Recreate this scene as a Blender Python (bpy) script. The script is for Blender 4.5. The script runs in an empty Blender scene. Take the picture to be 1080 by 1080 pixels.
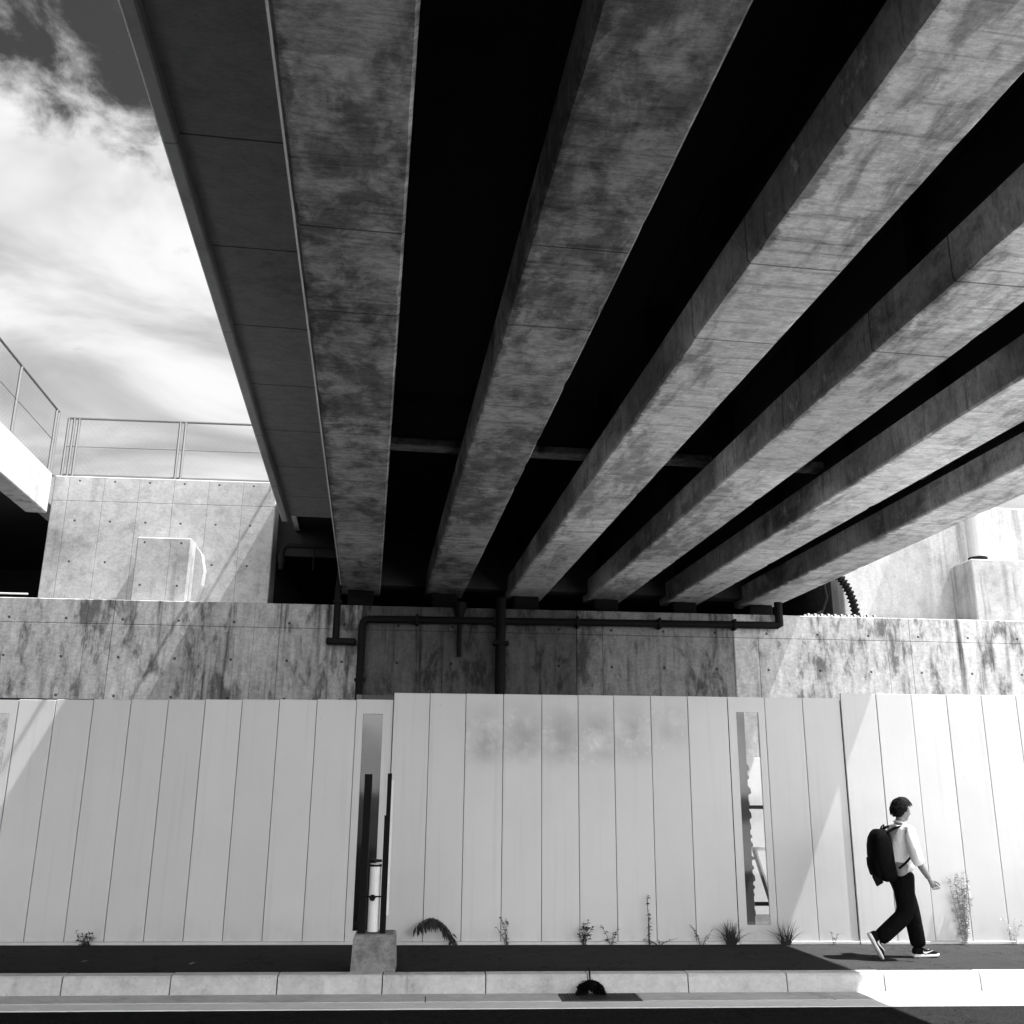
import bpy, bmesh, math, random
from mathutils import Vector, Matrix, noise
random.seed(7)
rad = math.radians
S = bpy.context.scene
COL = S.collection

# ------------------------------------------------------------------ camera
YAW, PITCH, ROLL, FPX = rad(4.346), rad(16.031), rad(0.565), 1028.2
cam_d = bpy.data.cameras.new('camera'); cam = bpy.data.objects.new('camera', cam_d); COL.objects.link(cam)
cam_d.sensor_width = 36; cam_d.lens = FPX / 1080 * 36; cam_d.clip_start = 0.05; cam_d.clip_end = 3000
_f = Vector((math.sin(YAW)*math.cos(PITCH), math.cos(YAW)*math.cos(PITCH), math.sin(PITCH)))
_r = Vector((math.cos(YAW), -math.sin(YAW), 0)); _u = _r.cross(_f)
_r2 = _r*math.cos(ROLL) + _u*math.sin(ROLL); _u2 = -_r*math.sin(ROLL) + _u*math.cos(ROLL)
M = Matrix((_r2, _u2, -_f)).transposed().to_4x4(); M.translation = (0, 0, 1.75)
cam.matrix_world = M
S.camera = cam

# ------------------------------------------------------------------ sun, sky, exposure
SUN_DIR = Vector((1.0, -0.18, 2.15)).normalized()          # towards the sun
sun_d = bpy.data.lights.new('sun', 'SUN'); sun = bpy.data.objects.new('sun', sun_d); COL.objects.link(sun)
sun_d.energy = 2.15; sun_d.angle = rad(0.5); sun_d.color = (1, 1, 1)
sun.rotation_euler = SUN_DIR.to_track_quat('Z', 'Y').to_euler(); sun.location = (20, -10, 40)
W = bpy.data.worlds.new('World'); S.world = W; W.use_nodes = True
SKY_STRENGTH = 0.1
S.view_settings.view_transform = 'Standard'; S.view_settings.look = 'None'
S.view_settings.gamma = 1; S.view_settings.use_curve_mapping = False
S.view_settings.exposure = 2.68

class NT:
    """small helper around a node tree"""
    def __init__(s, nt): s.nt = nt
    def n(s, t, ins=None, **kw):
        nd = s.nt.nodes.new(t)
        for k, v in kw.items(): setattr(nd, k, v)
        for k, v in (ins or {}).items(): s.set(nd.inputs[k], v)
        return nd
    def set(s, sock, v):
        if hasattr(v, 'links'): s.nt.links.new(v, sock)
        else: sock.default_value = v
    def m(s, op, a, b=0.0, c=0.0, clamp=False):
        nd = s.nt.nodes.new('ShaderNodeMath'); nd.operation = op; nd.use_clamp = clamp
        for i, v in enumerate((a, b, c)): s.set(nd.inputs[i], v)
        return nd.outputs[0]
    def add(s, a, b): return s.m('ADD', a, b)
    def mul(s, a, b): return s.m('MULTIPLY', a, b)
    def sub(s, a, b): return s.m('SUBTRACT', a, b)
    def smooth(s, v, lo, hi, a=0.0, b=1.0):
        nd = s.n('ShaderNodeMapRange', interpolation_type='SMOOTHSTEP')
        for k, x in (('Value', v), ('From Min', lo), ('From Max', hi), ('To Min', a), ('To Max', b)): s.set(nd.inputs[k], x)
        return nd.outputs[0]
    def noise(s, vec, scale, detail=4, rough=0.55, stretch=None, dist=0.0):
        if stretch:
            mp = s.n('ShaderNodeMapping', {'Vector': vec, 'Scale': stretch}); vec = mp.outputs[0]
        nd = s.n('ShaderNodeTexNoise', {'Vector': vec, 'Scale': scale, 'Detail': detail, 'Roughness': rough, 'Distortion': dist})
        return nd.outputs[0]

# world: Nishita sky seen in monochrome through a red filter, with a layer of cloud
def build_world():
    W.node_tree.nodes.clear(); t = NT(W.node_tree)
    sky = t.n('ShaderNodeTexSky', sky_type='NISHITA', sun_disc=False)
    sky.sun_elevation = math.asin(SUN_DIR.z); sky.sun_rotation = math.atan2(SUN_DIR.x, SUN_DIR.y)
    sky.air_density = 1.0; sky.dust_density = 0.6
    sep = t.n('ShaderNodeSeparateColor', {'Color': sky.outputs[0]})
    grey = t.add(t.mul(sep.outputs[0], 0.8), t.mul(sep.outputs[1], 0.2))
    tc = t.n('ShaderNodeTexCoord'); xyz = t.n('ShaderNodeSeparateXYZ', {'Vector': tc.outputs['Generated']})
    z = t.m('MAXIMUM', xyz.outputs[2], 0.04)
    zz = t.add(z, 0.12)
    pl = t.n('ShaderNodeCombineXYZ', {'X': t.m('DIVIDE', xyz.outputs[0], zz), 'Y': t.m('DIVIDE', xyz.outputs[1], zz)})
    big = t.noise(pl.outputs[0], 1.3, 4, 0.5, (0.6, 1.4, 1), 0.4)
    small = t.noise(pl.outputs[0], 13.0, 7, 0.62, (0.9, 0.8, 1), 0.3)
    wisp = t.noise(pl.outputs[0], 2.2, 5, 0.55, (0.8, 1.0, 1), 0.7)
    low = t.smooth(z, 0.61, 0.50, -0.10, 0.46)
    dens = t.add(t.add(t.mul(big, 0.45), t.mul(small, 1.05)), t.sub(low, 0.07))
    mask = t.smooth(dens, 0.58, 0.98)
    shade = t.add(0.50, t.mul(t.smooth(wisp, 0.32, 0.66), 0.58))
    side = t.add(t.mul(xyz.outputs[0], 0.22), t.mul(xyz.outputs[1], -0.975))       # cloud behind the camera brightened, added as fill for the fence
    cloud = t.mul(t.mul(shade, CLOUD), t.smooth(side, -0.1, 0.75, 0.9, 4.7))
    cloud = t.mul(cloud, t.smooth(xyz.outputs[0], -0.85, -0.42, 0.15, 1.0))         # cloud far to the left dimmed to darken the beams' left sides
    mix = t.add(t.mul(grey, t.mul(t.sub(1.0, mask), SKYDARK)), t.mul(cloud, mask))
    bg = t.n('ShaderNodeBackground', {'Color': mix, 'Strength': SKY_STRENGTH})
    out = t.n('ShaderNodeOutputWorld', {'Surface': bg.outputs[0]})
CLOUD, SKYDARK = 1.58, 0.085
build_world()

# ------------------------------------------------------------------ materials
def new_mat(name):
    m = bpy.data.materials.new(name); m.use_nodes = True; m.node_tree.nodes.clear()
    t = NT(m.node_tree)
    out = t.n('ShaderNodeOutputMaterial'); b = t.n('ShaderNodeBsdfPrincipled')
    m.node_tree.links.new(b.outputs[0], out.inputs[0])
    return m, t, b

def plain(name, v, rough=0.6, metal=0.0, var=0.25, scale=9.0, bump=0.15, spec=0.35):
    m, t, b = new_mat(name)
    tc = t.n('ShaderNodeTexCoord').outputs['Object']
    n1 = t.noise(tc, scale, 6, 0.6); n2 = t.noise(tc, scale*7, 3, 0.6)
    col = t.mul(v, t.add(1.0 - var, t.mul(t.add(n1, n2), var)))
    t.set(b.inputs['Base Color'], col); t.set(b.inputs['Roughness'], t.add(rough-0.08, t.mul(n1, 0.16)))
    b.inputs['Metallic'].default_value = metal; b.inputs['Specular IOR Level'].default_value = spec
    if bump:
        bp = t.n('ShaderNodeBump', {'Height': n2, 'Strength': bump, 'Distance': 0.004}); t.set(b.inputs['Normal'], bp.outputs[0])
    return m

def concrete(name, base, stain=0.5, stain_lo=0.5, stain_hi=0.66, stretch=(1, 1, 1), scale=1.0, streak=0.0, streak_axis='Z', u='X', v='Z',
             joints=(), holes=None, lines=0.0, line_axis='Y', bump=0.35, mottle=0.0, edge=None, mstretch=(1.0, 1.5, 1.0), segs=0):
    m, t, b = new_mat(name)
    tc = t.n('ShaderNodeTexCoord').outputs['Object']
    rnd = t.n('ShaderNodeObjectInfo').outputs['Random']
    off = t.n('ShaderNodeCombineXYZ', {'X': t.mul(rnd, 17.0), 'Y': t.mul(rnd, 41.0), 'Z': t.mul(rnd, 7.0)})
    vec = t.n('ShaderNodeVectorMath', {0: tc, 1: off.outputs[0]}, operation='ADD').outputs[0]
    sp = t.n('ShaderNodeSeparateXYZ', {'Vector': tc}); ax = dict(X=sp.outputs[0], Y=sp.outputs[1], Z=sp.outputs[2])
    big = t.noise(vec, 0.55*scale, 5, 0.6, stretch, 0.5)
    mid = t.noise(vec, 2.3*scale, 8, 0.68, stretch, 0.3)
    fine = t.noise(vec, 26, 5, 0.7)
    grit = t.noise(vec, 130, 2, 0.5)
    blot = t.add(t.mul(big, 0.55), t.mul(mid, 0.45))
    sm = t.smooth(blot, stain_lo, stain_hi)
    sm = t.mul(sm, t.smooth(mid, 0.32, 0.6, 0.35, 1.0))
    val = t.sub(1.0, t.mul(sm, stain))
    light = t.smooth(blot, 0.47, 0.34, 0.0, 0.22)
    val = t.add(val, light)
    val = t.mul(val, t.add(0.72, t.mul(t.add(fine, mid), 0.28)))
    val = t.mul(val, t.add(0.93, t.mul(grit, 0.14)))
    hgt = t.add(t.mul(fine, 0.6), t.mul(grit, 0.25))
    if streak:
        k = {'X': (0.25, 7, 7), 'Y': (7, 0.25, 7), 'Z': (7, 7, 0.28)}[streak_axis]
        st = t.noise(vec, 0.8, 6, 0.65, k); st2 = t.noise(vec, 0.45, 3, 0.5)
        sk = t.mul(t.smooth(st, 0.5, 0.68), t.smooth(st2, 0.42, 0.62))
        val = t.mul(val, t.sub(1.0, t.mul(sk, streak)))
    if lines:
        k = {'Y': (0.35, 9, 1), 'X': (9, 0.35, 1)}[line_axis]
        ln = t.noise(vec, 1.6, 5, 0.7, k)
        val = t.mul(val, t.sub(1.0, t.mul(t.smooth(ln, 0.52, 0.72), lines)))
    if segs:
        wn = t.n('ShaderNodeTexWhiteNoise', {'W': t.add(t.m('FLOOR', t.m('DIVIDE', t.add(ax['Y'], 20.0 - 5.33 % segs), segs)), t.mul(rnd, 91.7))}, noise_dimensions='1D').outputs[0]
        val = t.mul(val, t.add(0.80, t.mul(wn, 0.36)))
    wob = t.mul(t.sub(mid, 0.5), 0.012)
    for (a, per, o, w, dark) in joints:
        d = t.m('PINGPONG', t.add(t.sub(ax[a], o), t.add(wob, per*200)), per/2)
        k = t.smooth(d, w, w*0.45)
        val = t.mul(val, t.sub(1.0, t.mul(k, dark))); hgt = t.sub(hgt, t.mul(k, 1.2))
    if holes:
        pu, pv, ou, ov, r = holes
        du = t.m('PINGPONG', t.add(t.sub(ax[u], ou), pu*200), pu/2); dv = t.m('PINGPONG', t.add(t.sub(ax[v], ov), pv*200), pv/2)
        d = t.m('SQRT', t.add(t.mul(du, du), t.mul(dv, dv)))
        k = t.smooth(d, r, r*0.6)
        val = t.mul(val, t.sub(1.0, t.mul(k, 0.8))); hgt = t.sub(hgt, t.mul(k, 2.0))
    if mottle:
        m1 = t.noise(vec, 5.5, 9, 0.72, mstretch, 0.4); m2 = t.noise(vec, 22, 8, 0.8, (0.6, 1.8, 1.0))
        k = t.add(t.mul(t.smooth(m1, 0.38, 0.60), 0.55), t.mul(t.smooth(m2, 0.40, 0.60), 0.45))
        val = t.mul(val, t.add(1.0 - mottle*0.6, t.mul(k, mottle)))
        chip = t.mul(t.smooth(t.noise(vec, 9, 5, 0.7), 0.665, 0.70), t.smooth(big, 0.45, 0.56))
        pit = t.smooth(t.noise(vec, 48, 2, 0.5), 0.70, 0.74); val = t.mul(val, t.sub(1.0, t.mul(pit, 0.45)))
        val = t.add(val, t.mul(chip, 0.35*mottle)); hgt = t.add(hgt, t.mul(m2, 0.5))
    if edge:                                                    # ragged damp stain along the arrises: (axis, from, to, depth, strength)
        a, lo, hi, dep, stg = edge
        d = t.m('MINIMUM', t.sub(ax[a], lo), t.sub(hi + dep*0.5, ax[a]))
        n3 = t.noise(vec, 3.2, 8, 0.7, (1, 1.3, 1)); n4 = t.noise(vec, 0.5, 2, 0.5)
        k = t.mul(t.smooth(t.sub(d, t.mul(t.sub(n3, 0.42), dep*3.2)), dep*0.35, 0.0), t.smooth(n4, 0.36, 0.56))
        val = t.mul(val, t.sub(1.0, t.mul(k, stg)))
    t.set(b.inputs['Base Color'], t.mul(val, base))
    b.inputs['Roughness'].default_value = 0.85; b.inputs['Specular IOR Level'].default_value = 0.25
    bp = t.n('ShaderNodeBump', {'Height': hgt, 'Strength': bump, 'Distance': 0.008}); t.set(b.inputs['Normal'], bp.outputs[0])
    return m

def fence_paint(name, base=0.635, smudge=False):
    m, t, b = new_mat(name)
    tc = t.n('ShaderNodeTexCoord').outputs['Object']; rnd = t.n('ShaderNodeObjectInfo').outputs['Random']
    off = t.n('ShaderNodeCombineXYZ', {'X': t.mul(rnd, 30.0)})
    vec = t.n('ShaderNodeVectorMath', {0: tc, 1: off.outputs[0]}, operation='ADD').outputs[0]
    sp = t.n('ShaderNodeSeparateXYZ', {'Vector': tc})
    big = t.noise(vec, 0.9, 4, 0.55); mid = t.noise(vec, 5, 6, 0.65, (1, 1, 0.5)); fine = t.noise(vec, 60, 3, 0.6)
    val = t.add(0.90, t.mul(t.sub(big, 0.5), 0.14))
    val = t.add(val, t.mul(t.sub(mid, 0.5), 0.05))
    val = t.add(val, t.mul(t.sub(rnd, 0.5), 0.05))
    drip = t.noise(vec, 1.0, 5, 0.6, (14, 1, 0.35)); val = t.sub(val, t.mul(t.smooth(drip, 0.52, 0.75), 0.07))
    dirt = t.mul(t.smooth(sp.outputs[2], 0.45, 0.0), t.smooth(mid, 0.38, 0.7))       # splash dirt along the foot
    val = t.mul(val, t.sub(1.0, t.mul(dirt, 0.13)))
    speck = t.smooth(t.noise(vec, 17, 2, 0.5), 0.76, 0.80)
    val = t.mul(val, t.sub(1.0, t.mul(speck, 0.25)))
    if smudge:                                                   # grey blurred marks high on these panels
        zz = t.add(sp.outputs[2], t.mul(t.sub(rnd, 0.5), 0.22)); s1 = t.mul(t.smooth(zz, 2.05, 2.42), t.smooth(zz, 3.1, 2.5))
        dx = t.m('ABSOLUTE', t.sub(sp.outputs[0], t.mul(t.sub(rnd, 0.5), 0.08)))
        s2 = t.add(0.58, t.mul(t.smooth(dx, 0.24, 0.0), 0.42))
        s3 = t.smooth(t.noise(vec, 2.2, 4, 0.6), 0.3, 0.6)
        val = t.mul(val, t.sub(1.0, t.mul(t.mul(s1, s2), t.mul(s3, t.add(0.18, t.mul(rnd, 0.22))))))
        sc = t.mul(t.mul(t.smooth(t.noise(vec, 11, 6, 0.75), 0.56, 0.66), s1), 0.16)
        val = t.add(val, sc)
    t.set(b.inputs['Base Color'], t.mul(val, base))
    b.inputs['Roughness'].default_value = 0.42; b.inputs['Specular IOR Level'].default_value = 0.35
    bp = t.n('ShaderNodeBump', {'Height': t.add(big, t.mul(fine, 0.02)), 'Strength': 0.25, 'Distance': 0.03}); t.set(b.inputs['Normal'], bp.outputs[0])
    return m

def asphalt(name, base, scale=1.0):
    m, t, b = new_mat(name)
    tc = t.n('ShaderNodeTexCoord').outputs['Object']
    big = t.noise(tc, 0.5, 5, 0.6); mid = t.noise(tc, 5, 6, 0.65); g = t.noise(tc, 120*scale, 3, 0.6)
    vo = t.n('ShaderNodeTexVoronoi', {'Vector': tc, 'Scale': 95*scale}).outputs[0]
    agg = t.smooth(t.noise(tc, 70*scale, 2, 0.5), 0.60, 0.68); crk = t.noise(tc, 1.1, 6, 0.6)
    crack = t.smooth(t.m('ABSOLUTE', t.sub(crk, 0.5)), 0.006, 0.0)
    val = t.mul(t.add(0.45, t.mul(t.add(big, mid), 0.5)), t.add(0.5, t.mul(g, 0.8)))
    val = t.mul(t.add(val, t.mul(agg, 0.9)), t.sub(1.0, t.mul(crack, 0.6)))
    t.set(b.inputs['Base Color'], t.mul(val, base))
    b.inputs['Roughness'].default_value = 0.9; b.inputs['Specular IOR Level'].default_value = 0.0
    bp = t.n('ShaderNodeBump', {'Height': vo, 'Strength': 0.5, 'Distance': 0.006}); t.set(b.inputs['Normal'], bp.outputs[0])
    return m

def cloth(name, v, rough=0.85, wrinkle=0.5, scale=14):
    m, t, b = new_mat(name)
    tc = t.n('ShaderNodeTexCoord').outputs['Object']
    n1 = t.noise(tc, scale, 5, 0.6, (1, 1, 0.6), 0.6); n2 = t.noise(tc, 220, 2, 0.5)
    t.set(b.inputs['Base Color'], t.mul(v, t.add(0.85, t.mul(n1, 0.3))))
    b.inputs['Roughness'].default_value = rough; b.inputs['Specular IOR Level'].default_value = 0.02
    bp = t.n('ShaderNodeBump', {'Height': t.add(n1, t.mul(n2, 0.05)), 'Strength': wrinkle, 'Distance': 0.03}); t.set(b.inputs['Normal'], bp.outputs[0])
    return m

def glass(name):
    m = bpy.data.materials.new(name); m.use_nodes = True; m.node_tree.nodes.clear(); t = NT(m.node_tree)
    out = t.n('ShaderNodeOutputMaterial'); tr = t.n('ShaderNodeBsdfTransparent', {'Color': (0.93, 0.93, 0.93, 1)})
    gl = t.n('ShaderNodeBsdfGlossy', {'Color': (0.9, 0.9, 0.9, 1), 'Roughness': 0.05})
    fr = t.n('ShaderNodeFresnel', {'IOR': 1.45})
    mx = t.n('ShaderNodeMixShader', {0: fr.outputs[0], 1: tr.outputs[0], 2: gl.outputs[0]})
    m.node_tree.links.new(mx.outputs[0], out.inputs[0])
    return m

def wall_mat(name, base):
    return concrete(name, base, stain=0.72, stain_lo=0.48, stain_hi=0.60, scale=1.7, stretch=(1.7, 1, 0.6), streak=0.85, mottle=0.5, mstretch=(1.6, 1, 0.5), u='X', v='Z',
                    joints=(('X', 2.7, -2.6, 0.010, 0.5), ('X', 2.7, -3.02, 0.008, 0.35), ('Z', 3.0, 4.33, 0.010, 0.5)), holes=(0.9, 0.62, 0.25, 0.07, 0.028), bump=0.45)
MAT = dict(
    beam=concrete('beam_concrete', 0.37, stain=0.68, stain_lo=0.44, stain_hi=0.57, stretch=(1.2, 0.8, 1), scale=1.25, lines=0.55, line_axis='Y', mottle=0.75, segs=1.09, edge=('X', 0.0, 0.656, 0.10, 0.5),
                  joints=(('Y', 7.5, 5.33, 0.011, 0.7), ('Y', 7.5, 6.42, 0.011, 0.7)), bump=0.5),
    beam_lit=concrete('lit_beam_concrete', 0.72, stain=0.55, stain_lo=0.49, stain_hi=0.60, stretch=(1.7, 0.5, 1), scale=1.4, lines=0.5, line_axis='Y', mottle=0.55, segs=1.09, edge=('X', 0.0, 0.656, 0.11, 0.6),  # stronger bounce light on the right-hand beams is put into this paler tone
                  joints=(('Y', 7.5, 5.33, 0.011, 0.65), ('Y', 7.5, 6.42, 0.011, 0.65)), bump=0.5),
    slab=concrete('slab_concrete', 0.42, mottle=0.3, stain=0.35, stain_lo=0.5, stain_hi=0.7, scale=0.8, joints=(('Y', 1.41, 5.86, 0.012, 0.75),), bump=0.25),
    shade_black=concrete('deck_shade_black', 0.02, stain=0.3, bump=0.2),  # near-black: the shade between the beams is put into the colour
    parapet=concrete('parapet_concrete', 0.72, stain=0.3, streak=0.3, joints=(('Y', 2.82, 5.86, 0.01, 0.5),)),
    wall=wall_mat('retaining_wall_concrete', 0.41), wall_sunlit=wall_mat('sunlit_wall_concrete', 0.56), wall_half_shade=wall_mat('half_shade_wall_concrete', 0.25), wall_dark_shade=wall_mat('dark_shaded_wall_concrete', 0.10),  # separate casts; bridge shade and right-hand sunlight also worked into the tones
    back=concrete('back_wall_concrete', 0.46, mottle=0.35, stain=0.32, stain_lo=0.5, stain_hi=0.66, scale=1.3, streak=0.4, u='X', v='Z',
                  joints=(('X', 0.62, 0.1, 0.008, 0.35), ('Z', 4.0, 6.72, 0.009, 0.45)), holes=(0.62, 0.75, 0.28, 0.35, 0.026), bump=0.4),
    abut=concrete('shaded_abutment_concrete', 0.05, stain=0.5),  # near-black tone carries the shade of the recess
    white_conc=concrete('pale_concrete', 0.46, stain=0.3, streak=0.45, mottle=0.3, mstretch=(1.5, 1, .5)),
    block=concrete('footing_concrete', 0.20, stain=0.5, scale=5, mottle=0.7, bump=0.6),
    kerb=concrete('kerb_concrete', 0.52, stain=0.35, mottle=0.22, scale=2.2, streak=0.3, stretch=(1, 1, 1), bump=0.3),
    gutter=concrete('gutter_concrete', 0.55, mottle=0.25, stain=0.35, scale=1.6, bump=0.3),
    fence=fence_paint('fence_paint'), fence_s=fence_paint('fence_paint_smudged', smudge=True),
    asphalt=asphalt('asphalt', 0.022), pave=asphalt('pavement_asphalt', 0.046, 1.3), soil=asphalt('site_gravel', 0.09, 0.4), bounce_concrete=concrete('bounce_apron_concrete', 0.6, stain=0.25),
    line=plain('road_paint', 0.78, 0.7, var=0.3, scale=5),
    black=plain('black_paint', 0.006, 0.6, spec=0.08), pipe=plain('dark_pipe', 0.010, 0.6, spec=0.08), steel=plain('galvanised_steel', 0.22, 0.45, 0.6),
    pale_steel=plain('pale_steel', 0.5, 0.5, 0.0), rubber=plain('black_rubber', 0.008, 0.7, spec=0.08), iron=plain('cast_iron', 0.06, 0.6, 0.3), shade_grey=plain('shade_board', 0.10, 0.7), iron2=plain('grey_stud', 0.16, 0.7),
    white=plain('white_plastic', 0.72, 0.45, scale=12), glass=glass('clear_window_sheet'),
    leaf=plain('weed_leaf', 0.03, 0.7, scale=30), dry=plain('dry_leaf', 0.14, 0.8, scale=30), pale_leaf=plain('pale_weed_leaf', 0.40, 0.8, scale=30),
    stem=plain('weed_stem', 0.07, 0.8, scale=30),
    skin=plain('skin', 0.17, 0.5, var=0.08, scale=20, bump=0.05), hair=plain('hair', 0.006, 0.7, spec=0.1, var=0.4, scale=60, bump=0.8),
    shirt=cloth('white_shirt', 0.68, wrinkle=0.9, scale=11), trousers=cloth('black_trousers', 0.005, wrinkle=0.7, scale=11), pack=cloth('black_nylon', 0.004, 0.7, 0.4, 16),
    shoe=cloth('black_shoe', 0.006, 0.6, 0.1), sole=plain('white_sole', 0.75, 0.5), eye=plain('dark_eye', 0.01, 0.2, bump=0),
)

# ------------------------------------------------------------------ mesh helpers
class MB:
    def __init__(s): s.bm = bmesh.new()
    def box(s, x0, x1, y0, y1, z0, z1, bev=0.0, seg=1):
        b = bmesh.new()
        vs = [b.verts.new((x, y, z)) for x in (x0, x1) for y in (y0, y1) for z in (z0, z1)]
        for q in ((0, 1, 3, 2), (4, 6, 7, 5), (0, 4, 5, 1), (2, 3, 7, 6), (0, 2, 6, 4), (1, 5, 7, 3)): b.faces.new([vs[i] for i in q])
        if bev: bmesh.ops.bevel(b, geom=b.edges[:], offset=bev, segments=seg, affect='EDGES', profile=0.5)
        s.join(b); return s
    def join(s, b):
        me = bpy.data.meshes.new('tmp'); b.to_mesh(me); b.free(); s.bm.from_mesh(me); bpy.data.meshes.remove(me)
    def prism(s, prof, axis_pts):
        """sweep a closed 2-D profile [(a,b)] given as functions to 3-D at each station"""
        rings = [[s.bm.verts.new(p) for p in ring] for ring in axis_pts]
        n = len(rings[0])
        for r0, r1 in zip(rings, rings[1:]):
            for i in range(n): s.bm.faces.new((r0[i], r0[(i+1) % n], r1[(i+1) % n], r1[i]))
        s.bm.faces.new(rings[0][::-1]); s.bm.faces.new(rings[-1])
        return s
    def tube(s, pts, r, seg=8, caps=True):
        pts = [Vector(p) for p in pts]; rs = r if isinstance(r, (list, tuple)) else [r]*len(pts)
        rings = []; up = None
        for i, p in enumerate(pts):
            d = (pts[min(i+1, len(pts)-1)] - pts[max(i-1, 0)]).normalized()
            if up is None: up = Vector((0, 0, 1)) if abs(d.z) < 0.9 else Vector((1, 0, 0))
            a = d.cross(up).normalized(); b = a.cross(d).normalized(); up = b
            rings.append([s.bm.verts.new(p + (a*math.cos(k*2*math.pi/seg) + b*math.sin(k*2*math.pi/seg))*rs[i]) for k in range(seg)])
        for r0, r1 in zip(rings, rings[1:]):
            for k in range(seg): s.bm.faces.new((r0[k], r0[(k+1) % seg], r1[(k+1) % seg], r1[k]))
        if caps: s.bm.faces.new(rings[0][::-1]); s.bm.faces.new(rings[-1])
        return s
    def quad(s, *p): s.bm.faces.new([s.bm.verts.new(q) for q in p]); return s
    def build(s, name, mat, parent=None, loc=(0, 0, 0), smooth=False):
        bmesh.ops.recalc_face_normals(s.bm, faces=s.bm.faces[:])
        me = bpy.data.meshes.new(name); s.bm.to_mesh(me); s.bm.free()
        if smooth:
            for p in me.polygons: p.use_smooth = True
        me.materials.append(mat)
        o = bpy.data.objects.new(name, me); COL.objects.link(o)
        if parent: o.parent = parent
        o.location = loc
        return o

def tag(o, label=None, cat=None, group=None, kind=None):
    if label: o['label'] = label
    if cat: o['category'] = cat
    if group: o['group'] = group
    if kind: o['kind'] = kind
    return o
def thing(name, label, cat, loc=(0, 0, 0), rz=0.0, group=None):
    o = bpy.data.objects.new(name, None); COL.objects.link(o); o.location = loc; o.rotation_euler.z = rz
    o.empty_display_size = 0.2
    return tag(o, label, cat, group)
def arc(c, r, a0, a1, n, plane='XZ'):
    out = []
    for i in range(n+1):
        a = a0 + (a1-a0)*i/n; u, v = math.cos(a)*r, math.sin(a)*r
        out.append({'XZ': (c[0]+u, c[1], c[2]+v), 'YZ': (c[0], c[1]+u, c[2]+v)}[plane])
    return out

# ------------------------------------------------------------------ ground, road, pavement
def sheet(name, x0, x1, y0, y1, z, mat):
    b = MB(); b.quad((x0, y0, z), (x1, y0, z), (x1, y1, z), (x0, y1, z)); o = b.build(name, mat); tag(o, kind='structure'); return o
sheet('ground', -1200, 1200, -1200, 1200, -0.19, MAT['soil'])
sheet('road', -120, 120, 1.2, 10.03, -0.178, MAT['asphalt'])
sheet('far_pavement', -120, 120, -9.0, 1.2, -0.03, MAT['pave'])
sheet('bounce_apron', 7.6, 70, -40, 9.89, -0.012, MAT['bounce_concrete'])  # out of view; added to bounce light onto the beam undersides
b = MB(); b.box(-60, 60, 9.9, 10.175, -0.19, -0.170); tag(b.build('white_line', MAT['line']), kind='structure')
b = MB()
xs = [-60 + 4.0*i for i in range(31)]
for x in xs:
    if abs(x) < 1e-6: pass
    for x0, x1 in (((x, x+3.99),) if not (x < 2.09 and x+4 > 1.3) else ((x, 1.30), (2.09, x+3.99))):
        if x1 > x0: b.box(x0, x1, 10.19, 10.565, -0.188, -0.166, 0.004)
tag(b.build('gutter', MAT['gutter']), kind='structure')
b = MB(); p0 = 0.5893
for i in range(-45, 46):
    x0 = p0 + 1.0215*i
    h = random.uniform(-0.003, 0.003)
    pts = [(10.57, -0.19), (10.585, -0.02), (10.605, 0.0), (10.745, 0.004), (10.745, -0.19)]
    b.prism(None, [[(x, y + h, z + h) for y, z in pts] for x in (x0+0.006, x0+1.0155)])
tag(b.build('kerb', MAT['kerb']), kind='structure')
b = MB(); b.box(-60, 60, 10.747, 12.66, -0.19, 0.0); tag(b.build('pavement', MAT['pave']), kind='structure')
sheet('site_ground', -60, 60, 12.66, 16.31, -0.02, MAT['soil'])

# ------------------------------------------------------------------ retaining wall, shelf, back walls, embankment
t = thing('retaining_wall', 'long stained concrete retaining wall behind the white hoarding, under the bridge', 'wall', (0, 16.31, 0))
for x0, x1, dy, mn in ((-24, -1.252, 0, 'wall'), (-1.246, 2.35, 0.006, 'wall_dark_shade'), (2.356, 5.06, 0.006, 'wall_half_shade'), (5.066, 30, 0, 'wall_sunlit')):  # bay colours hold the bridge shade and the sunlit right end
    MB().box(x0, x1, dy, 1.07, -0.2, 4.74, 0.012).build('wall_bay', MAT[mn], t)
b = MB(); b.box(-6.99, -3.02, 17.40, 17.95, 4.2, 7.19, 0.015)
o = b.build('abutment_wing_wall', MAT['back']); tag(o, 'pale concrete wall block with tie holes between the two bridges', 'wall')
b = MB(); b.box(7.55, 26, 17.40, 17.95, 4.2, 7.14, 0.015)
o = b.build('abutment_wing_wall', MAT['white_conc']); tag(o, 'bright sunlit concrete wall right of the bridge, behind the pole', 'wall')
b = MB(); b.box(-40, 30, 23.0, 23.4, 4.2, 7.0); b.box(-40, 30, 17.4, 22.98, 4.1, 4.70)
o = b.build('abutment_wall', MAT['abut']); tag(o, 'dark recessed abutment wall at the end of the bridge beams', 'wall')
b = MB(); b.box(-60, 60, 23.42, 60, -0.2, 7.05); b.box(-6.97, -3.04, 17.96, 23.4, 4.72, 7.05); b.box(7.57, 26, 17.96, 23.4, 4.72, 7.05); tag(b.build('embankment', MAT['soil']), kind='structure')

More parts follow.
